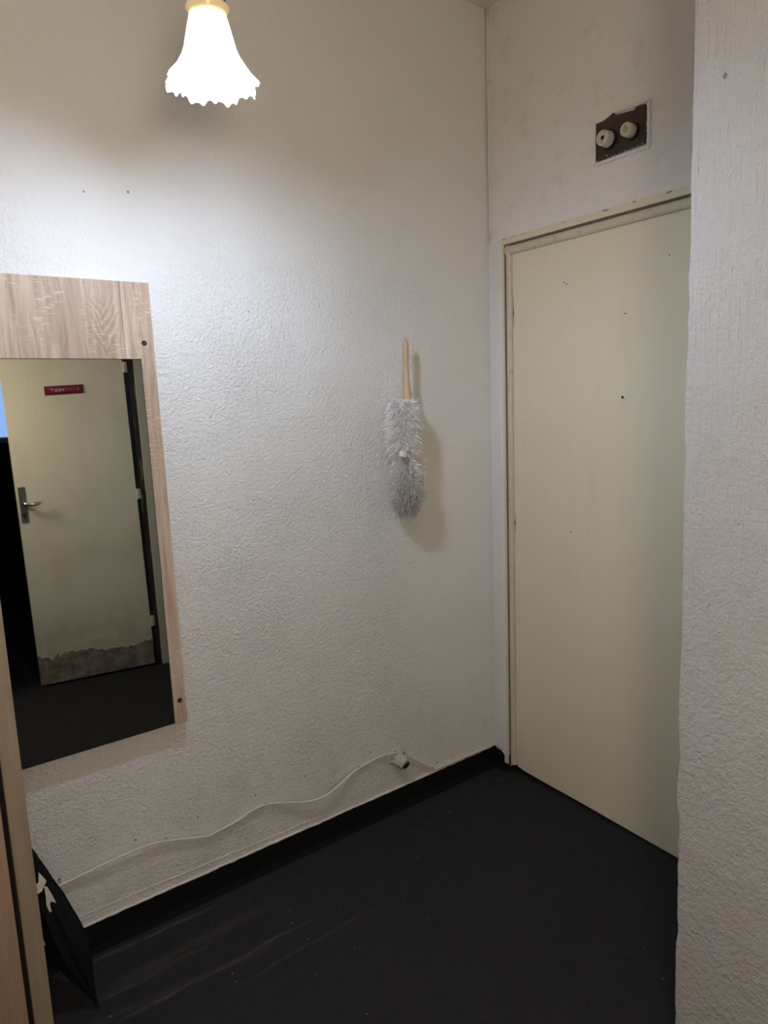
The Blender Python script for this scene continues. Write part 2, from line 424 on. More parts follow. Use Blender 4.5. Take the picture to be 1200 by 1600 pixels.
# thin plaster rib running up the corner above the strip
bm = bmesh.new()
pts = [(-.003+.001*noise.noise(Vector((1, 2, z*5/10))), -.010-.002*noise.noise(Vector((4, 2, z*3/10))), 2.055 + z*(H-2.055)/10) for z in range(11)]
tube(bm, pts, .0055, 8)
struct('trim_2', bm, M_right, 'thin rounded plaster rib in the upper room corner', 'trim', smooth=True)

# partition end facing the hallway: bumpy vertical plaster edge
prof = [(-1.1391,2.209),(-1.1413,2.121),(-1.1417,2.032),(-1.1417,1.953),(-1.1423,1.872),(-1.1447,1.777),(-1.1431,1.704),(-1.1462,1.669),(-1.1431,1.618),(-1.1465,1.595),(-1.1439,1.532),(-1.1438,1.452),(-1.1448,1.388),(-1.1475,1.332),(-1.1456,1.252),(-1.1454,1.221),(-1.1484,1.124),(-1.1497,.995),(-1.1489,.862),(-1.1473,.83),(-1.1539,.694),(-1.1503,.655),(-1.1511,.599),(-1.1581,.555),(-1.157,.505),(-1.1568,.432),(-1.1605,.385),(-1.1589,.334),(-1.1627,.287),(-1.158,.258),(-1.1602,.158),(-1.163,.059)]
prof = [(-1.1385, H)] + prof + [(-1.163, 0)]
def edge_y(z):
    for (y0, z0), (y1, z1) in zip(prof, prof[1:]):
        if z1 <= z <= z0:
            t = (z0-z)/(z0-z1); return y0 + (y1-y0)*t
    return prof[-1][0]
bm = bmesh.new(); rows = []
NZ = 330
for i in range(NZ+1):
    z = H*i/NZ; e = edge_y(z) + .0016*noise.noise(Vector((7, 0, z*30))) + .0008*noise.noise(Vector((1, 5, z*90)))
    r = .007 + .004*noise.noise(Vector((3, 3, z*12)))
    ring = [(0.0, e), (-.30, e), (-.56, e)]
    for k in range(6):
        a = PI/2*k/5; ring.append((XR + r - r*math.sin(a), e - r + r*math.cos(a)))
    for dy in (.012, .02, .03, .045, .06, .08, .1, .13, .16, .2, .3, .5, .8):
        bumpx = -.0022*max(0, noise.noise(Vector((dy*25, 2, z*9))))*math.exp(-dy*14)
        ring.append((XR + bumpx, e - dy))
    ring += [(XR, -1.97), (0.0, -1.97)]
    rows.append([bm.verts.new((x, y, z)) for x, y in ring])
for a, b in zip(rows, rows[1:]):
    n = len(a)
    for k in range(n): bm.faces.new((a[k], a[(k+1)%n], b[(k+1)%n], b[k]))
bm.faces.new(rows[0][::-1]); bm.faces.new(rows[-1])
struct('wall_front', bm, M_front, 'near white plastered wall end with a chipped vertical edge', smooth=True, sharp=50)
# rest of the hallway behind and left of the camera
struct('wall_left', nb(((XL-.1, YR-.1, 0), (XL, 0, H))), M_plain, 'plain white wall at the left end of the hallway')
OX0, OX1, OZ = -1.66, -.625, 2.05
struct('wall_rear', nb(((XL, YR-.12, 0), (OX0, YR, H)), ((OX0, YR-.12, OZ), (OX1, YR, H)), ((OX1, YR-.12, 0), (.0, YR, H))), M_plain,
       'white wall with a doorway, seen only in the mirror')
struct('wall_side', nb(((-.12, YR, 0), (0, -1.97, H))), M_plain, 'short white wall closing the hallway at the right rear')
# room beyond the second door; its darkness is put into the wall colour
WX0, WX1, WZ0, WZ1 = -1.75, -.75, 1.385, 2.15
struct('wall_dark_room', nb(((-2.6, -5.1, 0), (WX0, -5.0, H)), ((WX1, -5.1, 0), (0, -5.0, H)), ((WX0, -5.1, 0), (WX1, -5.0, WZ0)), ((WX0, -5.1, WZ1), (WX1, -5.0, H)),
       ((-2.7, -5.1, 0), (-2.6, YR-.12, H)), ((-.0, -5.1, 0), (.1, YR-.12, H))), M_dark, 'walls of the room beyond the doorway, coloured near-black to look unlit')
win = thing('window_1', 'pale blue daylit window of the dark room, seen in the mirror', 'window', ((WX0+WX1)/2, -5.05, WZ0), kind='structure')
obj('window_frame', nb(((WX0, -5.08, WZ0), (WX0+.05, -5.02, WZ1)), ((WX1-.05, -5.08, WZ0), (WX1, -5.02, WZ1)), ((WX0+.05, -5.08, WZ0), (WX1-.05, -5.02, WZ0+.05)), ((WX0+.05, -5.08, WZ1-.05), (WX1-.05, -5.02, WZ1))), M_frame2, win)
obj('pane', nb(((WX0+.05, -5.06, WZ0+.05), (WX1-.05, -5.05, WZ1-.05))), M_sky, win)

# felt skirting curled up the wall
def skirt(name, p0, p1, nrm, hh, label):
    bm = bmesh.new(); p0, p1, nrm = Vector(p0), Vector(p1), Vector(nrm); n = max(2, int((p1-p0).length/.02)); rows = []
    for i in range(n+1):
        p = p0.lerp(p1, i/n); h = hh + .0022*noise.noise(Vector((p.x*9, p.y*9, 1))) + .0012*noise.noise(Vector((p.x*40, p.y*40, 4)))
        prof_ = [(.0, 0), (.020, 0), (.0205, .0015), (.012, .004), (.0065, .012), (.005, .03), (.0045, h-.001), (.0035, h), (.0, h)]
        rows.append([bm.verts.new(p + nrm*a + Vector((0, 0, b))) for a, b in prof_])
    for a, b in zip(rows, rows[1:]):
        for k in range(len(a)): bm.faces.new((a[k], a[(k+1)%len(a)], b[(k+1)%len(a)], b[k]))
    bm.faces.new(rows[0][::-1]); bm.faces.new(rows[-1])
    return struct(name, bm, M_skirt, label, 'skirting')
skirt('baseboard_back', (XL, 0, 0), (0, 0, 0), (0, -1, 0), .081, 'black felt skirting turned up along the white back wall')
skirt('baseboard_right', (0, -.005, 0), (0, -.080, 0), (-1, 0, 0), .070, 'short black felt skirting between room corner and door frame')
# ridge of whitewash along the top of the skirting
bm = bmesh.new(); pts = []; rr = []
x = XL+.02
while x < -.004:
    pts.append((x, -.0022, .0845 + .0022*noise.noise(Vector((x*9, 0, 1))) + .0015*noise.noise(Vector((x*50, 3, 1)))))
    rr.append(.0036 + .0016*noise.noise(Vector((x*33, 8, 2)))); x += .008
tube(bm, pts, rr, 7)
pts = [(-.0045, -.006-i*.008, .082-(.0 if i < 5 else (i-4)*.006)+.001*noise.noise(Vector((i*1.7, 1, 1)))) for i in range(9)]
tube(bm, pts, [.0042, .0045, .004, .0045, .005, .0055, .006, .005, .003], 7)
struct('trim_3', bm, M_edge_white, 'uneven ridge of white paint along the top of the black skirting', 'trim', smooth=True)

# second faint ridge, where an older skirting was painted in
bm = bmesh.new(); pts = []; rr = []
for i in range(150):
    x = -1.74 + i*.0062
    pts.append((x, -.0006, .121 - .018*i/150 + .0045*noise.noise(Vector((x*6, 3, 1))) + .0022*noise.noise(Vector((x*31, 3, 7))))); rr.append(.0014 + .0009*noise.noise(Vector((x*28, 1, 2))))
tube(bm, pts, rr, 6)
struct('trim_4', bm, M_edge_white, 'faint wavy plaster ridge just above the skirting at the left', 'trim', smooth=True)

# ------------------------------------------------------------------ door 1: entrance door
d1 = thing('door_1', 'flush cream entrance door with peephole in a worn cream frame', 'door', (0, -.53, 0), kind='structure')
LZ, LY0, LY1 = 2.0, -.106, -.962
bm = bmesh.new()
bot = [(-.106, .036), (-.112, .030), (-.149, .024), (-.247, .021), (-.4, .018), (-.667, .009), (-.8, .005), (LY1, .004)]
poly = [(.010, y, z) for y, z in bot] + [(.010, LY1, LZ), (.010, LY0, LZ)]
prism(bm, poly, (.042, 0, 0))
obj('door_leaf', bm, M_leaf, d1)
# outer casing, cream band
def ring_frame(y0, y1, z1, wd, x0, x1):
    return [((x0, y0, .03), (x1, y0-wd, z1)), ((x0, y1, .0), (x1, y1+wd, z1)), ((x0, y0-wd, z1-wd), (x1, y1+wd, z1))]
bm = nb(*ring_frame(-.0550, -1.02, 2.058, .0225, -.007, .06), bev=.0015); fr = obj('frame', bm, M_frame, d1)
obj('groove', nb(((-.0005, -.0775, .03), (.06, -.0810, 2.034)), ((-.0005, -.984, .0), (.06, -.9975, 2.034)), ((-.0005, -.081, 2.0305), (.06, -.984, 2.034))), M_groove, d1)
# half round bead
bm = bmesh.new()
def bead(bm, a, b, side, r):
    a, b, side = Vector(a), Vector(b), Vector(side); n = 10; A, B = [], []
    for k in range(n+1):
        t = PI*k/n; off = side*(-math.cos(t)*r) + Vector((-1, 0, 0))*math.sin(t)*r*.75
        A.append(bm.verts.new(a+off)); B.append(bm.verts.new(b+off))
    for off in (side*r + Vector((.045, 0, 0)), side*-r + Vector((.045, 0, 0))):
        A.append(bm.verts.new(a+off)); B.append(bm.verts.new(b+off))
    m = len(A)
    for k in range(m): bm.faces.new((A[k], A[(k+1)%m], B[(k+1)%m], B[k]))
    bm.faces.new(A[::-1]); bm.faces.new(B)
bead(bm, (.006, -.0930, .034), (.006, -.0930, 2.030), (0, 1, 0), .0120)
bead(bm, (.006, -.973, .0), (.006, -.973, 2.027), (0, 1, 0), .0105)
bead(bm, (.006, -.081, 2.0155), (.006, -.984, 2.0155), (0, 0, 1), .0150)
obj('bead', bm, M_bead, d1, smooth=True, sharp=60)
obj('threshold', nb(((.004, -.10, 0), (.11, -1.0, .003))), M_black, d1)
obj('door_backing', nb(((.060, -.055, .003), (.11, -1.02, 2.056))), M_black, d1)
bm = bmesh.new(); lathe(bm, (.011, -.575, 1.4810), (-1, 0, 0), [(0, .0100), (.004, .0100), (.0052, .0088), (.0052, .0050), (.002, .0045)], 28)
pp = obj('peephole', bm, M_white_plastic, d1, smooth=True, sharp=40)
bm = bmesh.new(); lathe(bm, (.0095, -.575, 1.4810), (-1, 0, 0), [(0, .0048), (.0035, .0048), (.0048, .002)], 20)
obj('lens', bm, M_black, pp, smooth=True)
# thin scratches and a chipped latch mark by the hanging edge
bm = bmesh.new()
for z0, z1 in ((1.74, 1.85), (.985, 1.06)):
    pts = [(.0097, LY0-.0035-.0012*noise.noise(Vector((z*30, 0, 0))), z) for z in [z0+(z1-z0)*i/8 for i in range(9)]]
    tube(bm, pts, [.0002, .0006, .0008, .0008, .0022, .0009, .0006, .0005, .0002], 6)
obj('chipped_paint', bm, M_black, d1)

# ------------------------------------------------------------------ fuse box above the door
fb = thing('fuse_panel', 'dark brown fuse board with two white screw fuses, above the entrance door', 'fuse board', (0, -.56, 2.20))
bm = bmesh.new()
outl = [(-.474, 2.206), (-.646, 2.208), (-.651, 2.255), (-.648, 2.316), (-.615, 2.319), (-.607, 2.313), (-.545, 2.319), (-.535, 2.329), (-.520, 2.322), (-.502, 2.316), (-.474, 2.314)]
prism(bm, [(-.006, y, z) for y, z in outl], (.005, 0, 0)); obj('plate', bm, M_bakelite, fb)
bm = bmesh.new()
def wavy(p0, p1, r, seed, amp=.0016):
    p0, p1 = Vector(p0), Vector(p1); n = max(4, int((p1-p0).length/.004)); pts, rs = [], []
    for i in range(n+1):
        p = p0.lerp(p1, i/n); t = i*.9+seed*13
        pts.append(p + Vector((0, amp*noise.noise(Vector((t, 0, 1))), amp*noise.noise(Vector((t, 5, 1)))))); rs.append(r*(1+.45*noise.noise(Vector((t*.8, 2, 9)))))
    tube(bm, pts, rs, 8, flat=1)
wavy((-.003, -.470, 2.199), (-.003, -.660, 2.198), .0062, 1)
wavy((-.003, -.657, 2.198), (-.003, -.655, 2.322), .0060, 2)
wavy((-.003, -.655, 2.3235), (-.003, -.540, 2.328), .0042, 3)
wavy((-.002, -.520, 2.323), (-.002, -.471, 2.320), .0028, 4)
wavy((-.002, -.4705, 2.320), (-.002, -.4705, 2.200), .0022, 5)
obj('painted_rim', bm, M_strip, fb, smooth=True)
bm = bmesh.new()
for i in range(26):
    y = -.48-.0066*i+random.uniform(-.002, .002); z = 2.207+random.uniform(-.002, .004) if i > 5 else 2.207+random.uniform(-.002, .012)
    bmesh.ops.create_icosphere(bm, subdivisions=1, radius=random.uniform(.0008, .002), matrix=Matrix.Translation((-.0065, y, z)))
obj('paint_drips', bm, M_strip, fb)
def fuse(y, z, r, mat, cen, rc, mc):
    bm = bmesh.new()
    lathe(bm, (-.005, y, z), (-1, 0, 0), [(0, r*1.18), (.008, r*1.18), (.010, r*1.05)], 36)
    base = obj('fuse_base', bm, M_black, fb, smooth=True, sharp=40)
    bm = bmesh.new()
    lathe(bm, (-.012, y, z), (-1, 0, 0), [(0, r*.90), (.003, r), (.026, r*.95), (.0285, r*.90), (.029, r*.80), (.029, rc*1.15), (.0265, rc)], 40)
    cap = obj('fuse_cap', bm, mat, fb, smooth=True, sharp=40)
    bm = bmesh.new(); lathe(bm, (-.0375, y, z+cen), (-1, 0, 0), [(0, rc*.95), (.0015, rc*.95), (.002, rc*.6)], 24)
    obj('fuse_window', bm, mc, cap, smooth=True, sharp=40); return cap
c1 = fuse(-.523, 2.256, .0240, M_ceramic, 0, .0062, M_black)
bm = bmesh.new(); lathe(bm, (-.0405, -.530, 2.2725), (-1, 0, 0), [(0, .0035), (.0015, .003)], 12); obj('indicator', bm, M_orange, c1)
bm = bmesh.new(); lathe(bm, (-.0405, -.521, 2.2430), (-1, 0, 0), [(0, .0022), (.001, .002)], 10); obj('pin_hole', bm, M_black, c1)
fuse(-.6035, 2.255, .0205, M_ceramic2, 0, .0095, M_amber)

# ------------------------------------------------------------------ mirror panel
T = .012
mp = thing('mirror_panel', 'tall oak-finish wall panel with an inset mirror, on the left of the back wall', 'mirror', (-1.53, -.03, 1.2))
X0, X1, XI0, XI1, Z0, Z1, ZI1, ZI0, XS = -1.777, -1.2835, -1.7385, -1.3205, .604, 1.829, 1.6320, .607, -1.3605
def tilt(bm):
    for v in bm.verts:
        p = v.co.copy(); dz = p.z-1.2; v.co = Vector((p.x, p.y + dz*T, p.z))
    return bm
FY, BY = -.030, -.012
tp = [(X0, FY, ZI1), (XS-.0006, FY, ZI1), (XS-.0006, FY, Z1), (X0, FY, Z1)]
bm = bmesh.new(); prism(bm, tp, (0, BY-FY, 0)); obj('top_board', tilt(bm), M_oak, mp)
sp = [(XI1, FY, Z0), (X1, FY, Z0), (X1, FY, Z1), (XS+.0004, FY, Z1), (XS+.0004, FY, ZI1), (XI1, FY, ZI1)]
bm = bmesh.new(); prism(bm, sp, (0, BY-FY, 0)); obj('side_board', tilt(bm), M_oak, mp)
obj('side_board', tilt(nb(((X0, FY, Z0), (XI0, BY, ZI1)))), M_oak, mp)
obj('backing_board', tilt(nb(((XI0+.001, FY+.006, Z0), (XI1-.001, BY, ZI1-.001)))), M_black, mp)
obj('mirror_glass', tilt(nb(((XI0+.0015, FY+.001, ZI0), (XI1-.0015, FY+.0055, ZI1-.0015)))), M_mirror, mp)
for hx, hz in ((-1.3215+.0125, 1.673), (-1.3065+.0045, .671)):
    bm = bmesh.new(); lathe(bm, (hx, FY-.0003, hz), (0, 1, 0), [(0, .0070), (.0008, .0056), (.0012, .0056)], 22)
    h = obj('screw_hole', tilt(bm), M_black, mp, smooth=True, sharp=30)
    bm = bmesh.new(); lathe(bm, (hx, FY-.0006, hz-.001), (0, 1, 0), [(0, .0030), (.0006, .0034)], 14); obj('screw_head', tilt(bm), simple('brown_screw', (.10, .06, .04), .4, .5), h)
for hz in (.72,):
    obj('wall_batten', nb(((X0+.06, -.022, hz), (XI1-.06, -.0, hz+.05))), M_oak_dull, mp)

# ------------------------------------------------------------------ wardrobe at the left edge
WXR, WY, WZ = -1.7815, -.60, 1.95
wd = thing('wardrobe', 'oak-finish wardrobe with greyed edge, cut off by the left edge of the picture', 'wardrobe', (-2.1, -.32, 0))
bm = nb(((WXR-.032, WY, 0), (WXR, -.035, WZ)), bev=.004); obj('side_panel', bm, M_edge, wd)
obj('side_panel', nb(((-2.55, WY, 0), (-2.52, -.035, WZ))), M_oak_dull, wd)
obj('top_board', nb(((-2.52, WY, WZ-.03), (WXR-.032, -.035, WZ))), M_oak_dull, wd); obj('plinth', nb(((-2.52, WY+.03, .0), (WXR-.032, -.035, .06))), M_oak_dull, wd)
obj('back_panel', nb(((-2.52, -.045, .06), (WXR-.032, -.035, WZ-.03))), M_dark, wd)
obj('carcass_shadow_gap', nb(((-2.52, WY+.026, .06), (WXR-.032, WY+.030, WZ-.03))), M_black, wd)
dr = obj('door', nb(((-2.51, WY-.002, .065), (WXR-.041, WY+.016, WZ-.035)), bev=.0015), M_oak_dull, wd)
bm = bmesh.new(); tube(bm, [(-2.44, WY-.002, .95), (-2.44, WY-.03, .96), (-2.44, WY-.03, 1.10), (-2.44, WY-.002, 1.11)], .005, 10); obj('handle', bm, M_steel, dr, smooth=True)

# ------------------------------------------------------------------ duster
du = thing('duster', 'fluffy grey-white microfibre duster with pale wooden handle hung on the back wall', 'duster', (-.43, -.062, 1.10))
# centre line of the fluff (x, y, z, radius)
CL = [(-.478, -.062, 1.500, .030), (-.477, -.062, 1.488, .050), (-.475, -.062, 1.46, .056), (-.476, -.062, 1.42, .056), (-.478, -.062, 1.37, .055), (-.482, -.062, 1.335, .050),
      (-.481, -.062, 1.312, .036), (-.472, -.062, 1.290, .046), (-.466, -.062, 1.265, .053), (-.465, -.062, 1.21, .053), (-.468, -.062, 1.165, .048), (-.470, -.062, 1.135, .036), (-.471, -.062, 1.120, .018)]
def cl_at(z):
    for a, b in zip(CL, CL[1:]):
        if b[2] <= z <= a[2]:
            t = (a[2]-z)/(a[2]-b[2]); return tuple(a[i]+(b[i]-a[i])*t for i in range(4))
    return CL[-1]
bm = bmesh.new(); tube(bm, [c[:3] for c in CL], [c[3]*.66 for c in CL], 24)
body = obj('core', bm, M_fluff, du, smooth=True)
bm = bmesh.new(); rnd = random.Random(3)
def strand(bm, p, d, ln, r0):
    u, v = frame_of(d); pts = []
    sag = Vector((rnd.uniform(-.3, .3), rnd.uniform(-.3, .3), rnd.uniform(-.7, .1)))*ln
    tri = []
    for t, rr_ in ((0, r0), (.55, r0*.9), (1, r0*.35)):
        c = p + d*ln*t + sag*t*t
        tri.append([bm.verts.new(c + rr_*(math.cos(a)*u + math.sin(a)*v)) for a in (0, 2.094, 4.189)])
    for a, b in zip(tri, tri[1:]):
        for k in range(3): bm.faces.new((a[k], a[(k+1)%3], b[(k+1)%3], b[k]))
    bm.faces.new(tri[-1])
for i in range(9000):
    z = rnd.uniform(1.118, 1.497); x, y, _, r = cl_at(z); th = rnd.uniform(0, 2*PI)
    if rnd.random() > r/.056: continue
    ez = 0.0
    if z > 1.47: ez = (z-1.47)/.03*.8
    if z < 1.15: ez = -(1.15-z)/.03
    d = Vector((math.cos(th), math.sin(th), ez + rnd.uniform(-.55, .35))).normalized()
    d = (d + Vector((rnd.uniform(-.35, .35), rnd.uniform(-.35, .35), rnd.uniform(-.35, .35)))).normalized()
    p = Vector((x + math.cos(th)*r*.64, y + math.sin(th)*r*.64, z))
    ln = rnd.uniform(.014, .030)*(.8 if r < .046 else 1)
    if p.y + d.y*ln > -.003: ln *= .4
    if p.y + d.y*ln > -.001: continue
    strand(bm, p, d, ln, rnd.uniform(.0011, .0018))
o = obj('microfibre_pile', bm, M_fluff, du); o['kind'] = 'stuff'
bm = bmesh.new()
tube(bm, [(-.4545, -.062, 1.460), (-.4545, -.062, 1.490), (-.4545, -.062, 1.510), (-.4550, -.062, 1.535), (-.4555, -.062, 1.558), (-.4555, -.062, 1.575), (-.4555, -.062, 1.600), (-.4550, -.062, 1.63), (-.4550, -.062, 1.665), (-.4550, -.062, 1.684), (-.4550, -.062, 1.693), (-.4550, -.062, 1.700)],
     [.0150, .0148, .0140, .0112, .0092, .0086, .0078, .0080, .0090, .0090, .0060, .0012], 16)
obj('handle', bm, M_bamboo, du, smooth=True)
hk = thing('wall_hook', 'small white plastic hook pushed through the middle of the duster', 'hook', (-.50, -.10, 1.32))
bm = bmesh.new(); tube(bm, [(-.478, -.001, 1.333), (-.500, -.06, 1.328), (-.5225, -.106, 1.3245)], [.004, .004, .0045], 10); obj('peg', bm, M_white_plastic, hk, smooth=True)
bm = bmesh.new(); box(bm, (-.5340, -.124, 1.3135), (-.5140, -.110, 1.3335), .003)
bmesh.ops.rotate(bm, verts=bm.verts, cent=(-.5240, -.117, 1.3235), matrix=Matrix.Rotation(.35, 3, 'Y')); obj('hook_head', bm, M_white_plastic, hk, smooth=True, sharp=40)

# ------------------------------------------------------------------ cable along the back wall
cpts = [(-1.80, .238, .006), (-1.682, .2368, .004), (-1.616, .2438, .006), (-1.547, .2535, .010), (-1.453, .2595, .012), (-1.403, .2538, .009), (-1.354, .242, .007), (-1.25, .209, .006), (-1.223, .2078, .005), (-1.151, .215, .004),
        (-1.093, .2295, .0035), (-1.043, .2305, .003), (-.979, .2165, .010), (-.908, .1940, .018), (-.841, .189, .023), (-.789, .200, .020), (-.736, .216, .011), (-.681, .227, .003), (-.617, .238, .006), (-.568, .241, .008), (-.519, .229, .007), (-.488, .211, .007),
        (-.423, .163, .008), (-.345, .103, .004), (-.30, .0965, .003), (-.198, .0945, .003), (-.10, .0935, .003), (-.02, .0925, .003)]
def catmull(P, n=8):
    P = [Vector(p) for p in P]; out = []
    for i in range(len(P)-1):
        a, b, c, d = P[max(i-1, 0)], P[i], P[i+1], P[min(i+2, len(P)-1)]
        for k in range(n):
            t = k/n; out.append(.5*((2*b)+(c-a)*t+(2*a-5*b+4*c-d)*t*t+(3*b-a-3*c+d)*t**3))
    out.append(P[-1]); return out
off = [(x, -(y_+.0035), z) for x, z, y_ in cpts]
cab = thing('wall_cable', 'thin off-white cable snaking low along the back wall above the skirting', 'cable', (-1.0, -.003, .09))
bm = bmesh.new(); tube(bm, catmull(off), .0018, 12, flat=2.9, upv=(0, 1, 0)); obj('cord', bm, M_cable, cab, smooth=True)
for x, z in ((-1.043, .2305), (-.681, .227), (-.345, .103), (-1.66, .242), (-1.366, .246), (-.519, .230)):
    bm = bmesh.new(); tube(bm, [(x, -.0002, z+.001), (x, -.006, z+.0045), (x, -.0075, z+.003)], [.0013, .0016, .0020], 8)
    obj('cable_nail', bm, M_brass, cab, smooth=True)

# ------------------------------------------------------------------ plastered pipe stub
ps = thing('pipe_stub', 'plaster-smeared pipe stub with dark open end, low on the back wall', 'pipe', (-.505, 0, .19))
bm = bmesh.new()
def blob(bm, c0, c1, prof, n=22, amp=.12, seed=1):
    c0, c1 = Vector(c0), Vector(c1); a = (c1-c0).normalized(); u, v = frame_of(a); L_ = (c1-c0).length; rings = []
    for t, r in prof:
        rings.append([bm.verts.new(c0 + a*L_*t + r*(1+amp*noise.noise(Vector((math.cos(2*PI*k/n)*2+seed, math.sin(2*PI*k/n)*2, t*5))))*(math.cos(2*PI*k/n)*u+math.sin(2*PI*k/n)*v)) for k in range(n)])
    for p, q in zip(rings, rings[1:]):
        for k in range(n): bm.faces.new((p[k], p[(k+1)%n], q[(k+1)%n], q[k]))
    bm.faces.new(rings[0][::-1]); bm.faces.new(rings[-1])
blob(bm, (-.507, .001, .203), (-.500, -.040, .188), [(0, .034), (.12, .029), (.3, .0235), (.55, .0205), (.8, .0200), (.92, .0190), (1, .0150)], amp=.55)
obj('plaster_collar', bm, M_stub, ps, smooth=True)
bm = bmesh.new(); lathe(bm, (-.5005, -.037, .1893), Vector((.007, -.049, -.020)), [(0, .0155), (.0085, .0155), (.0090, .0138), (.0072, .0128)], 20)
tb = obj('pipe_end', bm, simple('dirty_pipe', (.13, .11, .085), .5, .4, bump=(80, .002), var=.4), ps, smooth=True, sharp=40)
bm = bmesh.new(); lathe(bm, (-.5005, -.037, .1893), Vector((.007, -.049, -.020)), [(.0065, .0125), (.0080, .0115)], 20); obj('bore', bm, M_black, tb)

# ------------------------------------------------------------------ pendant lamp
LX, LY = -1.347, -.65
lp = thing('pendant_lamp', 'lit bell-shaped frosted glass lamp with frilled rim hanging near the back wall', 'lamp', (LX, LY, H))
bm = bmesh.new(); n = 144; prof_ = [(2.2060, .0375), (2.2035, .0385), (2.2000, .0365), (2.1955, .0335), (2.190, .0335), (2.180, .0360), (2.165, .0395), (2.150, .0430), (2.135, .0465), (2.120, .0520), (2.108, .0590), (2.098, .0660), (2.090, .0725), (2.084, .0775), (2.079, .0815)]
rings = []; NP = len(prof_)
for i, (z, r) in enumerate(prof_):
    f = max(0, (i-6)/(NP-7)); ring = []
    for k in range(n):
        th = 2*PI*k/n
        wv = f*f*(.0042*math.sin(8*th+.6) ) + f*f*.0016*math.sin(24*th)
        dz = 0
        if i >= NP-4:
            g = (i-(NP-5))/4
            dz = -g*(.0055*max(0, math.sin(24*th+.5*math.sin(3*th)))**.7 + .004*math.sin(8*th+2.2))
        ring.append(bm.verts.new((LX+(r+wv)*math.cos(th), LY+(r+wv)*math.sin(th), z+dz)))
    rings.append(ring)
for a, b in zip(rings, rings[1:]):
    for k in range(n): bm.faces.new((a[k], a[(k+1)%n], b[(k+1)%n], b[k]))
sh = obj('lamp_shade', bm, M_shade, lp, smooth=True)
bm = bmesh.new(); lathe(bm, (LX, LY, 2.196), (0, 0, 1), [(0, .030), (.010, .033), (.022, .034), (.040, .026), (.052, .012), (.060, .0075)], 32); obj('shade_holder', bm, M_brass, lp, smooth=True, sharp=40)
bm = bmesh.new(); tube(bm, [(LX, LY, 2.25), (LX, LY, H-.03)], .006, 12); obj('rod', bm, M_brass, lp, smooth=True)
bm = bmesh.new(); lathe(bm, (LX, LY, H-.045), (0, 0, 1), [(0, .012), (.01, .035), (.03, .050), (.045, .052)], 32); obj('ceiling_rose', bm, M_brass, lp, smooth=True, sharp=40)
bm = bmesh.new(); lathe(bm, (LX, LY, 2.198), (0, 0, -1), [(0, .0135), (.02, .0135), (.024, .015), (.089, .0182)], 24, True); bs = obj('bulb_base', bm, M_white_plastic, lp, smooth=True, sharp=40)
bm = bmesh.new(); lathe(bm, (LX, LY, 2.109), (0, 0, -1), [(0, .0185), (.012, .0215), (.026, .0225), (.038, .0200), (.046, .0140), (.0505, .007), (.0515, .001)], 32, True)
obj('bulb', bm, M_bulb, bs, smooth=True)

# unseen fill light added behind the camera to lift the shadows warmly
ld = bpy.data.lights.new('fill_light', 'POINT'); ld.energy = FILL; ld.color = FILL_COL; ld.shadow_soft_size = .14
lo = bpy.data.objects.new('fill_light', ld); C.objects.link(lo); lo.location = FILL_POS

# ------------------------------------------------------------------ door 2 (seen in the mirror)
ang = math.atan2(.103, .626)
d2 = thing('door_2', 'old cream door ajar with peeling paint at its foot, seen in the mirror', 'door', (-1.300, -2.437, 0), kind='structure')
d2.rotation_euler = (0, -.009, ang); d2['_loc'] = (0, 0, 0)
W2 = .634
lf = obj('door_leaf', nb(((0, -.04, .012), (W2, 0, 2.0)), bev=.002), M_leaf2, d2)
hd = obj('backplate', nb(((.013, 0, .96), (.049, .004, 1.162)), bev=.002), M_steel, d2)
bm = bmesh.new(); tube(bm, [(.031, .003, 1.070), (.031, .030, 1.070), (.036, .044, 1.070), (.052, .049, 1.066), (.082, .049, 1.063), (.108, .045, 1.067), (.124, .038, 1.072)], [.012, .010, .011, .0125, .0125, .0105, .005], 14)
obj('lever', bm, M_chrome, hd, smooth=True)
bm = bmesh.new(); lathe(bm, (.031, .0035, 1.005), (0, 1, 0), [(0, .0100), (.0015, .0095)], 18); box(bm, (.026, .0035, .984), (.036, .005, 1.003)); obj('keyhole', bm, M_black, hd)
for z in (1.80, 1.06, .28):
    bm = bmesh.new(); lathe(bm, (W2+.006, .006, z-.045), (0, 0, 1), [(.015, .008), (.075, .008)], 12)
    box(bm, (W2-.004, -.002, z-.03), (W2+.022, .003, z+.03)); obj('hinge', bm, M_frame2, d2)
d2f = thing('door_3', 'greenish cream door frame with a stripped dark rebate, seen in the mirror', 'door', (OX1, YR, 0), kind='structure')
obj('jamb', nb(((OX1-.035, YR-.13, 0), (OX1, YR+.004, OZ)), ((OX0, YR-.13, 0), (OX0+.035, YR+.004, OZ)), ((OX0+.035, YR-.13, OZ-.035), (OX1-.035, YR+.004, OZ))), M_jamb, d2f)
obj('casing', nb(((OX1-.005, YR, 0), (OX1+.085, YR+.012, OZ+.08)), ((OX0-.085, YR, 0), (OX0+.005, YR+.012, OZ+.08)), ((OX0+.005, YR, OZ-.005), (OX1-.005, YR+.012, OZ+.08)), bev=.002), M_frame2, d2f)
bm = bmesh.new(); rs = bmesh.new()
nx_, nz_ = 40, 10; grid = []
for i in range(nx_+1):
    row = []
    for j in range(nz_+1):
        a, b = i/nx_, j/nz_; e = min(a, 1-a)*8; e2 = min(b, 1-b)*4
        hgt = .004 + .008*min(1, e)*min(1, e2) + .0022*noise.noise(Vector((a*9, b*2.5, 4)))*min(1, e, e2)
        row.append(rs.verts.new((.208+.203*a, hgt, 1.655+.050*b+.006*a)))
    grid.append(row)
for i in range(nx_):
    for j in range(nz_): rs.faces.new((grid[i][j], grid[i+1][j], grid[i+1][j+1], grid[i][j+1]))
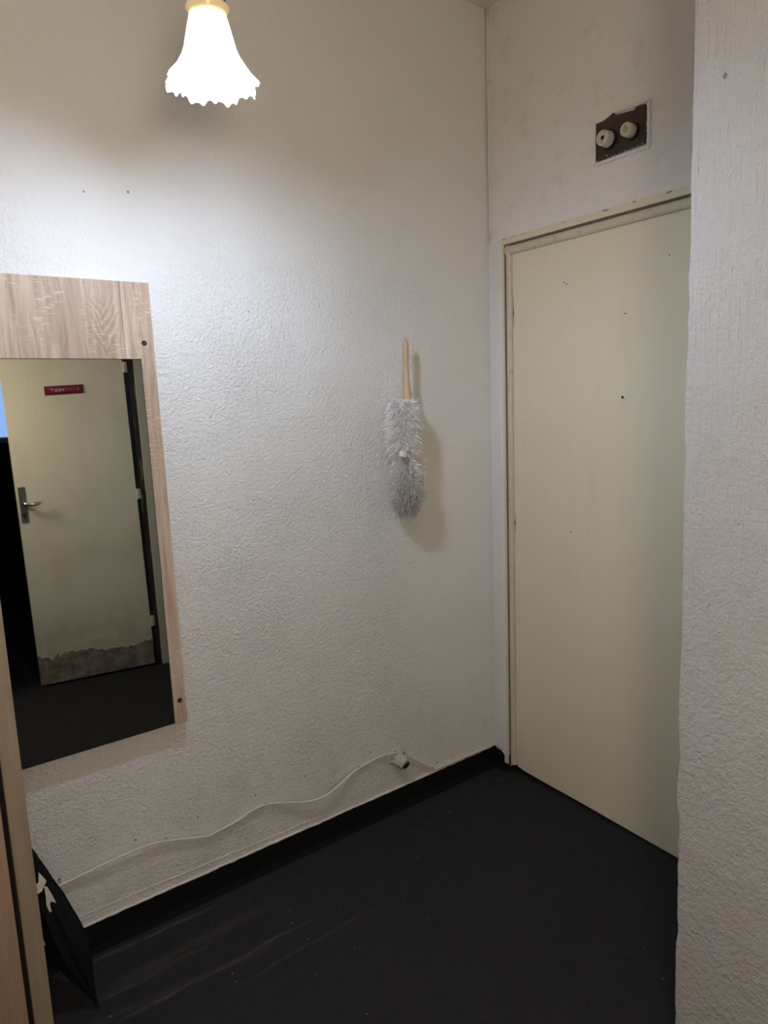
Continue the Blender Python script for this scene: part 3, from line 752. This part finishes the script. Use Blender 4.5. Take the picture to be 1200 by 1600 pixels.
bot_ = [rs.verts.new((v.co.x, 0.0005, v.co.z)) for v in (grid[0][0], grid[-1][0], grid[-1][-1], grid[0][-1])]
bm.free(); rs.faces.new(bot_[::-1])
border = [[grid[i][0] for i in range(nx_+1)], [grid[-1][j] for j in range(nz_+1)], [grid[i][-1] for i in range(nx_, -1, -1)], [grid[0][j] for j in range(nz_, -1, -1)]]
for k, bl in enumerate(border): rs.faces.new([bot_[k]] + bl + [bot_[(k+1)%4]])
plate = obj('red_strip', rs, M_red, smooth=True, sharp=40)
plate.location = d2.location; plate.rotation_euler = (0, -.009, ang)
tag(plate, 'glossy dark red plastic strip stuck on the old door, seen in the mirror', 'strip')

# ------------------------------------------------------------------ black umbrella beside the wardrobe
um = thing('umbrella', 'black folded umbrella with off-white ties leaning beside the wardrobe', 'umbrella', (-1.634, -.21, 0))
ax0, ax1 = Vector((-1.637, -.212, .010)), Vector((-1.768, -.030, .520)); L_ = (ax1-ax0).length; adir = (ax1-ax0)/L_; uu, vv = frame_of(adir)
bm = bmesh.new(); rings = []; n = 64
up_ = [(.00, .003), (.04, .006), (.10, .014), (.18, .028), (.28, .040), (.40, .038), (.52, .033), (.64, .025), (.74, .018), (.80, .013), (.82, .008)]
for t, r in up_:
    ring = []
    for k in range(n):
        th = 2*PI*k/n + t*1.3; rr_ = r*(1 + .16*math.sin(8*th) + .07*math.sin(16*th+1)); ring.append(bm.verts.new(ax0 + adir*L_*t + rr_*(math.cos(th)*uu+math.sin(th)*vv)))
    rings.append(ring)
for a, b in zip(rings, rings[1:]):
    for k in range(n): bm.faces.new((a[k], a[(k+1)%n], b[(k+1)%n], b[k]))
bm.faces.new(rings[0][::-1]); bm.faces.new(rings[-1])
obj('canopy', bm, M_umb, um, smooth=True)
bm = bmesh.new(); tube(bm, [ax0 + adir*L_*.78, ax0+adir*L_*.90, ax0+adir*L_], [.006, .011, .010], 14); obj('handle', bm, M_umb, um, smooth=True)
bm = bmesh.new(); tube(bm, [ax0 - adir*.008, ax0+adir*.02], [.003, .004], 10); obj('ferrule', bm, M_black, um)
def ribbon(poly, name):
    bm = bmesh.new(); prism(bm, poly, (0, .002, .0)); return obj(name, bm, M_ribbon, um)
yy = -.149
ribbon([(-1.722, yy+.01, .379), (-1.708, yy+.006, .352), (-1.722, yy, .333), (-1.7345, yy, .330), (-1.737, yy, .355), (-1.726, yy+.004, .356)], 'tie_strap')
ribbon([(-1.7145, yy+.005, .340), (-1.708, yy+.005, .336), (-1.700, yy+.002, .312), (-1.6935, yy, .290), (-1.6935, yy, .274), (-1.703, yy, .252), (-1.711, yy, .272), (-1.7155, yy, .292), (-1.714, yy+.002, .312)], 'tie_strap')

# ------------------------------------------------------------------ lint on the carpet
bm = bmesh.new(); rnd = random.Random(5)
L0 = [(-.085, -.10), (-.347, -.326), (-.674, -.06), (-1.087, -.213), (-1.105, -.265), (-.635, -.268), (-1.1, -.348), (-1.016, -.458), (-1.321, -.326), (-1.326, -.357), (-1.618, -.258), (-.963, -.296), (-1.111, -.653), (-.452, -1.044), (-.382, -.142)]
L0 += [(rnd.uniform(-1.6, -.1), rnd.uniform(-1.1, -.06)) for _ in range(26)]
for i, (x, y) in enumerate(L0):
    a = rnd.uniform(0, PI); l = rnd.uniform(.0012, .0032) if i < 15 else rnd.uniform(.0006, .0014); d = Vector((math.cos(a), math.sin(a), 0))*l
    tube(bm, [Vector((x, y, .0014))-d, Vector((x, y, .0022)), Vector((x, y, .0014))+d], [.0004, .0010, .0004], 5)
tag(obj('carpet_lint', bm, M_lint), 'scattered pale lint flecks on the black carpet', 'lint', kind='stuff')

for o in bpy.data.objects:
    if '_loc' in o.keys(): del o['_loc']
